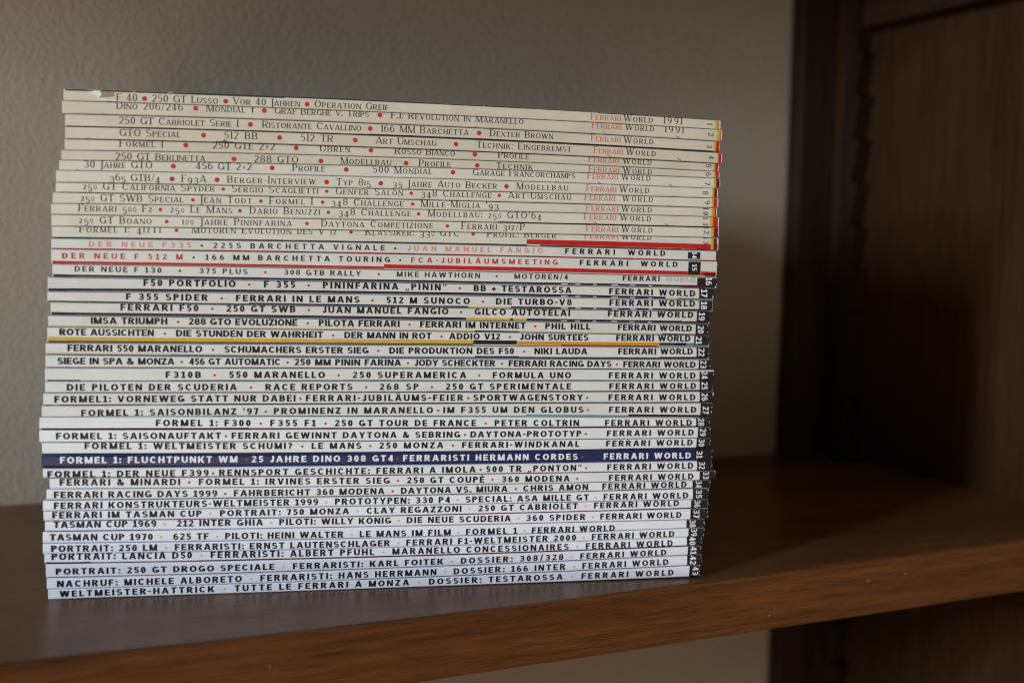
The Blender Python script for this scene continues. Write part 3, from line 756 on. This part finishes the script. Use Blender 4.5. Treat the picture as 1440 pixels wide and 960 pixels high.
LABELS = {
    1: 'cream magazine on top of the stack with a white tear at its upper left',
    2: 'yellowed cream magazine directly under the torn topmost one, printed 1991 and 2',
    3: 'cream magazine third from the top with a thick dark line beneath it, numbered 3',
    4: 'cream magazine with a small blue stain under its lettering, numbered 4',
    5: 'cream magazine just under the blue stained one, printed Uhren and Profile',
    6: 'cream magazine printed Modellbau, Profile and Technik, its letters touching the lower edge',
    7: 'pale ivory magazine printed 30 Jahre and Garage, with big red dots, numbered 7',
    8: 'ivory magazine with big red dots, printed Interview and 35 Jahre, numbered 8',
    9: 'ivory magazine printed Genfer Salon and Art-Umschau, with small red dots',
    10: 'ivory magazine printed Mille-Miglia 93 with small red dots, numbered 10',
    11: 'ivory magazine with small red dots and a dark line under its right half, numbered 11',
    12: 'ivory magazine printed 100 Jahre and Competizione, resting on the scarlet banded one',
    13: 'ivory magazine with cropped lettering and a scarlet band along its lower right',
    14: 'white magazine with pale pink letters, small black 14 square and thin red line below',
    15: 'white magazine with bright red letters above a full red stripe, numbered 15',
    16: 'white magazine with thin grey letters and an almost faded last word, numbered 16',
    17: 'white magazine with bold black title Portfolio above a thick navy stripe, numbered 17',
    18: 'white magazine printed Die Turbo-V8 above a thin navy and beige edge, numbered 18',
    19: 'white magazine above a navy stripe broken by a yellow patch, numbered 19',
    20: 'white magazine printed Im Internet above a thin beige line, numbered 20',
    21: 'white magazine with a golden yellow stripe along its lower edge, numbered 21',
    22: 'white magazine just under the golden yellow stripe, printed Erster Sieg, numbered 22',
    23: 'white magazine crammed with letters, printed Siege in Spa and Monza, numbered 23',
    24: 'white magazine with a long blank left end and white frame above its black 24',
    25: 'white magazine printed Die Piloten der Scuderia and Race Reports, numbered 25',
    26: 'white magazine printed Vorneweg statt nur dabei, dark red line below, numbered 26',
    27: 'white magazine with a cyan then black strip at its lower right, numbered 27',
    28: 'white magazine sticking out farthest left, printed Tour de France and numbered 28',
    29: 'white magazine printed Saisonauftakt and Sebring, second above the navy one, numbered 29',
    30: 'white magazine resting on the navy spined magazine, its title ending in Windkanal',
    31: 'navy blue spined magazine with white lettering, the only blue one in the stack',
    32: 'white magazine right under the navy spined one, numbered 32',
    33: 'white magazine set back at left and sticking out at right, numbered 33',
    34: 'white magazine printed Racing Days 1999 with red dots, numbered 34',
    35: 'white magazine printed Konstrukteurs-Weltmeister 1999 with gold dots, numbered 35',
    36: 'white magazine printed Im Tasman Cup, its number 36 touching the 35 above',
    37: 'white magazine printed Tasman Cup 1969, its left end slightly set back',
    38: 'white magazine printed Tasman Cup 1970 with a blank stretch before number 38',
    39: 'bluish white magazine printed Weltmeister 2000 near its right end, numbered 39',
    40: 'bluish white magazine printed Concessionaires near its right end, numbered 40',
    41: 'bluish white magazine printed Drogo Speciale, third from the bottom, numbered 41',
    42: 'bluish white magazine printed Nachruf, second from the bottom, numbered 42',
    43: 'bluish white magazine at the bottom of the stack, lying on the shelf',
}
US = (13., 145., 265.)
SX, SY, SYAW = .14122, .08013, -.26096
CS, SN = math.cos(SYAW), math.sin(SYAW)
RAD = .55
DEPTH = 207.0


def quad(z, u):
    a, b, c = US
    return (z[0] * (u - b) * (u - c) / ((a - b) * (a - c)) + z[1] * (u - a) * (u - c) / ((b - a) * (b - c))
            + z[2] * (u - a) * (u - b) / ((c - a) * (c - b)))


def build_magazine(rec):
    n, u0, u1, zt, zb, bl, segs, fw, num, pat, fla, bands, nicks = rec
    rnd = random.Random(n * 13 + 5)
    yoff = rnd.uniform(-.6, .6)
    tilt = math.tan(R(rnd.uniform(-6, 6)))
    if n == 31:
        yoff, tilt = -1.1, 0
    rad = rnd.uniform(.55, 1.05) if n != 31 else 1.2
    gap = rnd.uniform(.06, .14)
    base = min(quad(zb, u0), quad(zb, u1), quad(zb, 145.))
    if n == 43:
        base = 0
    root = thing('magazine', LABELS[n], 'magazine',
                 (SX + (CS * u0 - SN * yoff) * .001, SY + (SN * u0 + CS * yoff) * .001, base * .001), SYAW,
                 'magazines stacked flat on the shelf')
    ZT = lambda u: quad(zt, u) - gap
    ZB = lambda u: quad(zb, u) + (gap if n < 43 else .06)
    TH = lambda u: ZT(u) - ZB(u)

    def prof(h, t):
        y = (h - t / 2) * tilt
        if h < rad:
            y += rad - math.sqrt(max(0, rad * rad - (rad - h) ** 2))
        elif h > t - rad:
            y += rad - math.sqrt(max(0, rad * rad - (h - t + rad) ** 2))
        return y

    def pt(u, h, lift):
        t = TH(u)
        h = max(0, min(t, h))
        return ((u - u0) * .001, (prof(h, t) - lift) * .001, (ZB(u) + h - base) * .001)
    pm = M_NAVY if n == 31 else [m for lim, m in PAPER if n <= lim][0]
    cm = M_COVER[0] if n in (1, 3, 4, 14, 16, 17, 18, 19, 31, 42) else M_COVER[1] if n in (13, 15) else M_COVER[n % 4]
    # cover: one folded sheet round the spine, with printed bands, painted gap shade and the worn places of the spine
    mats = [pm, cm]
    slot = {}

    def mi_of(key):
        if key not in slot:
            slot[key] = len(mats)
            mats.append(INK[key])
        return slot[key]
    V, F, MI = [], [], []
    NS = 25
    arc = [i * 90 / 4 for i in range(5)]
    for k in range(NS):
        u = u0 + (u1 - u0) * k / (NS - 1)
        t = TH(u)
        endr = .25 if k in (0, NS - 1) else 0
        outer = [(DEPTH, t)] + [(rad - rad * math.sin(R(a)), t - rad + rad * math.cos(R(a))) for a in arc]
        outer += [(rad - rad * math.cos(R(a)), rad - rad * math.sin(R(a))) for a in arc] + [(DEPTH, 0)]
        g = .28
        inner = [(DEPTH, g), (rad + g, g), (g * 1.5, rad + g), (g * 1.5, t - rad - g), (rad + g, t - g), (DEPTH, t - g)]
        for y, h in outer + inner:
            sh = (h - t / 2) * tilt if y < rad + g + .01 else 0
            V.append(((u - u0) * .001, (y + sh + (endr if y < .3 else 0)) * .001, (ZB(u) + h - base) * .001))
    m = 12 + 6
    for k in range(NS - 1):
        for j in range(m):
            j2 = (j + 1) % m
            F.append((k * m + j, (k + 1) * m + j, (k + 1) * m + j2, k * m + j2))
            MI.append(0 if 1 <= j <= 9 else 1)
    for k0, rev in ((0, 0), ((NS - 1) * m, 1)):
        for j in range(6):
            pass
        o = [k0 + j for j in range(12)]
        q = [k0 + 12 + j for j in range(6)]
        quads = [(o[11], q[0], q[1], o[10]), (o[10], q[1], q[2], o[6]), (o[6], q[2], q[3], o[5]), (o[5], q[3], q[4], o[1]), (o[1], q[4], q[5], o[0]),
                 (o[10], o[6], o[7], o[8], o[9]), (o[5], o[1], o[2], o[3], o[4])]
        for f in quads:
            F.append(f if rev else f[::-1])
            MI.append(0)

    def strip(ua, ub, ha, hb, key, lift=.035, wob=0):
        nu = max(2, int((ub - ua) / 6) + 1)
        hs = [ha + (hb - ha) * i / 4 for i in range(5)]
        n0 = len(V)
        for i in range(nu + 1):
            u = ua + (ub - ua) * i / nu
            dw = rnd.uniform(-wob, wob)
            for j, h in enumerate(hs):
                V.append(pt(u, h + (dw if j == 4 else 0), lift))
        for i in range(nu):
            for j in range(4):
                a = n0 + i * 5 + j
                F.append((a, a + 5, a + 6, a + 1))
                MI.append(mi_of(key))
    bf = 1.2 if n in (13, 15, 21) else .88
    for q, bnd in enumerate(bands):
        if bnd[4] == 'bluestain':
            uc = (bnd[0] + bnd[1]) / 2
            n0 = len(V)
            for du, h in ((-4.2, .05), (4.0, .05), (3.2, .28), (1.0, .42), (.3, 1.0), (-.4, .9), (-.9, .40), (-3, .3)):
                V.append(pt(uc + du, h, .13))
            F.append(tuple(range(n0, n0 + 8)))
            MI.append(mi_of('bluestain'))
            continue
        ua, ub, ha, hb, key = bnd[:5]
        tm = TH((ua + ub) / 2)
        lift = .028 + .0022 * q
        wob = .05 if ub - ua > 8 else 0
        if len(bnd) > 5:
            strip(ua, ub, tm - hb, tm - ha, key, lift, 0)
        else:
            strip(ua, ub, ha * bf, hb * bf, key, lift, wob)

    def blob(u, h, du, dh, key, lift, ang=0):
        n0, c = len(V), 7
        for i in range(c):
            a, r = i * 2 * math.pi / c, rnd.uniform(.55, 1.2)
            x, y = du * r * math.cos(a), dh * r * math.sin(a)
            V.append(pt(u + x * math.cos(ang) - y * math.sin(ang), h + x * math.sin(ang) + y * math.cos(ang), lift))
        F.append(tuple(range(n0, n0 + c)))
        MI.append(mi_of(key))
    for u in nicks:
        blob(u, .55, 1.5, .16, 'char', .09, -.45)
    # rubbed ends and scuffs
    for i in range(rnd.randint(2, 4) if n > 13 else 2):
        t = TH(u1)
        blob(u1 - rnd.uniform(.05, .45), rnd.uniform(.2, t - .2), rnd.uniform(.06, .15), rnd.uniform(.15, .6), 'torn', .15)
    for i in range(0 if n == 31 else 3 if n > 13 else 4):
        u = rnd.uniform(u0 + 2, u1 - 2)
        blob(u, rnd.choice((.25, TH(u) - .25)), rnd.uniform(.4, 1.6), rnd.uniform(.06, .14), 'torn' if n > 13 or i < 2 else 'stain', .10)
    if n <= 13:
        strip(u1 - rnd.uniform(.15, .35), u1 - .02, .3, TH(u1) - .3, 'torn', .13)
    if n == 1:                                          # the torn spine end of the topmost issue
        for key, lift, pts in (
                ('torn', .14, ((16.6, .1), (18.6, .03), (20.4, .35), (21.9, .15), (22.3, 1.5), (21.7, 2.7), (20.6, 3.7), (20.3, 2.4), (18.9, 1.9), (17.4, 1.0))),
                ('stain', .12, ((21.8, .5), (24.6, .7), (27.4, .5), (27.0, 1.5), (27.4, 2.5), (24.4, 2.9), (21.6, 3.0))),
                ('torn', .15, ((20.0, 3.5), (22.6, 3.6), (25.6, 4.0), (28.8, 4.15), (27.4, 4.45), (23.4, 4.3), (20.6, 4.0))),
                ('torn', .13, ((33.6, .02), (36.0, .05), (35.2, .6), (34.5, .35)))):
            n0 = len(V)
            for u, dh in pts:
                V.append(pt(u, TH(u) - dh, lift))
            F.append(tuple(range(n0, n0 + len(pts))))
            MI.append(mi_of(key))
    mesh_obj('cover', V, F, mats, MI, root)
    # page block between the two cover sheets
    pv, pf = [], []
    NP = 13
    for k in range(NP):
        u = u0 + .45 + (u1 - u0 - .9) * k / (NP - 1)
        t = TH(u)
        for y, h in ((DEPTH - .4, .31), (rad + .5, .31), (rad + .5, t - .31), (DEPTH - .4, t - .31)):
            pv.append(((u - u0) * .001, y * .001, (ZB(u) + h - base) * .001))
    for k in range(NP - 1):
        for j in range(4):
            j2 = (j + 1) % 4
            pf.append((k * 4 + j, (k + 1) * 4 + j, (k + 1) * 4 + j2, k * 4 + j2))
    pf += [(0, 1, 2, 3), tuple(range(4 * NP - 1, 4 * NP - 5, -1))]
    mesh_obj('pages', pv, pf, [M_PAGES], None, root)

    # lettering
    serif = n <= 13
    st = SERIF if serif else THIN if n in (14, 15, 16) else SANS
    cap = 2.95 if serif else 2.30 if n in (14, 15, 16) else 2.78
    dark = 'c' if serif else 'w' if n == 31 else 'k'

    def off(u):
        return bl[1] + (bl[3] - bl[1]) * (u - bl[0]) / (bl[2] - bl[0])

    class Ink:
        def __init__(self):
            self.V, self.F, self.MI, self.mats, self.sl, self.c = [], [], [], [], {}, 0

        def poly(self, p, key, lift=.07):
            t = TH(p[0][0])
            if key not in self.sl:
                self.sl[key] = len(self.mats)
                self.mats.append(INK[key])
            self.c += 1
            cuts = (.06, rad * .35, rad, t - rad, t - rad * .35, t - .06)
            for lo, hi in zip(cuts, cuts[1:]):          # follow the rounded edges of the spine
                q = clip(p, lo, hi)
                if q:
                    k = len(self.V)
                    self.V += [pt(u, h, lift + (self.c % 5) * .003) for u, h in q]
                    self.F.append(tuple(range(k, k + len(q))))
                    self.MI.append(self.sl[key])

        def line(self, text, ua, ub, key, old=False, cp=cap, stl=st):
            for q in typeset(text, ub - ua, cp, stl, old):
                self.poly([(ua + x, off(ua + x) + y) for x, y in q], key)

        def done(self, name, parent):
            return mesh_obj(name, self.V, self.F, self.mats, self.MI, parent) if self.F else None
    ti, fi = Ink(), Ink()
    for s in segs:
        if s[0] == '*':
            _, u, key, sc = s
            rd = (1.02 if serif else 1.25) * sc
            hc = off(u) + cap * (.40 if serif else .42)
            if serif or key != 'k':
                ti.poly([(u + rd * math.cos(R(a)), hc + rd * math.sin(R(a))) for a in range(0, 360, 24)], key)
            else:
                ti.poly([(u - .4, hc - .4), (u + .4, hc - .4), (u + .4, hc + .4), (u - .4, hc + .4)], key)
        else:
            key = s[3] if len(s) > 3 else dark
            (fi if s[0] == '1991' else ti).line(s[0], s[1], s[2], key, old=8 <= n <= 13)
    ti.done('title_lettering', root)
    for s in fw:
        fi.line(s[0], s[1], s[2], s[3] if len(s) > 3 else dark, stl=BOLD if n in (14, 15, 16) else st, cp=2.45 if n in (14, 15) else cap)
    fi.done('series_lettering', root)
    # number at the right end, turned to read downwards
    ni = Ink()
    txt = str(n)
    t = TH(num)
    if serif:
        nst, ncap, run, key = SERIF, 2.45, (1.5 if n > 1 else .5) if n < 10 else 3.3, 'c'
        mid = t / 2 + {12: .9, 13: 1.5, 5: .6, 7: -.4, 10: .2, 11: .3}.get(n, 0)
    else:
        nst, key = NUMS, 'w'
        ncap, run = (2.2, 2.9) if n in (14, 15) else (2.95, 3.55 if n < 34 else min(4.1, t * .92))
        mid = t / 2 + (.5 if n in (15, 16, 17, 19, 21, 22) else .15)
    for q in typeset(txt, run, ncap, nst, False):
        ni.poly([(num + y, mid + run / 2 - x) for x, y in q], key, .11)
    if pat:
        pi = Ink()
        lo = .75 if n in (14, 15) else .9 if n in (16, 17, 18, 19, 21, 22) else .08
        hi = t - (.75 if n in (14, 24) else .35 if n in (15, 16) else .08)
        ua, ub = pat
        ks = 6
        for i in range(ks):
            a, b = ua + (ub - ua) * i / ks, ua + (ub - ua) * (i + 1) / ks
            hs = [lo + (hi - lo) * j / 6 for j in range(7)]
            for h0, h1 in zip(hs, hs[1:]):
                pi.poly([(a, h0), (b, h0), (b, h1), (a, h1)], 'char', .045)
        po = pi.done('number_patch', root)
        ni.done('issue_number', po)
    else:
        ni.done('issue_number', root)
    if fla:
        gi = Ink()
        ks = ('yellow', 'orange', 'red') if n not in (7, 8, 12, 13) else ('yellow', 'orange', 'dred')
        a, b, c = fla
        for ua, ub, key in ((a, a + (b - a) * .55, ks[0]), (a + (b - a) * .55, b, ks[1]), (b, c, ks[2] if n != 1 else 'stain')):
            gi.poly([(ua, .15), (ub, .15), (ub, t - .15), (ua, t - .15)], key, .045)
        gi.done('end_flash', root)
    return root


for rec in MAGS:
    build_magazine(rec)
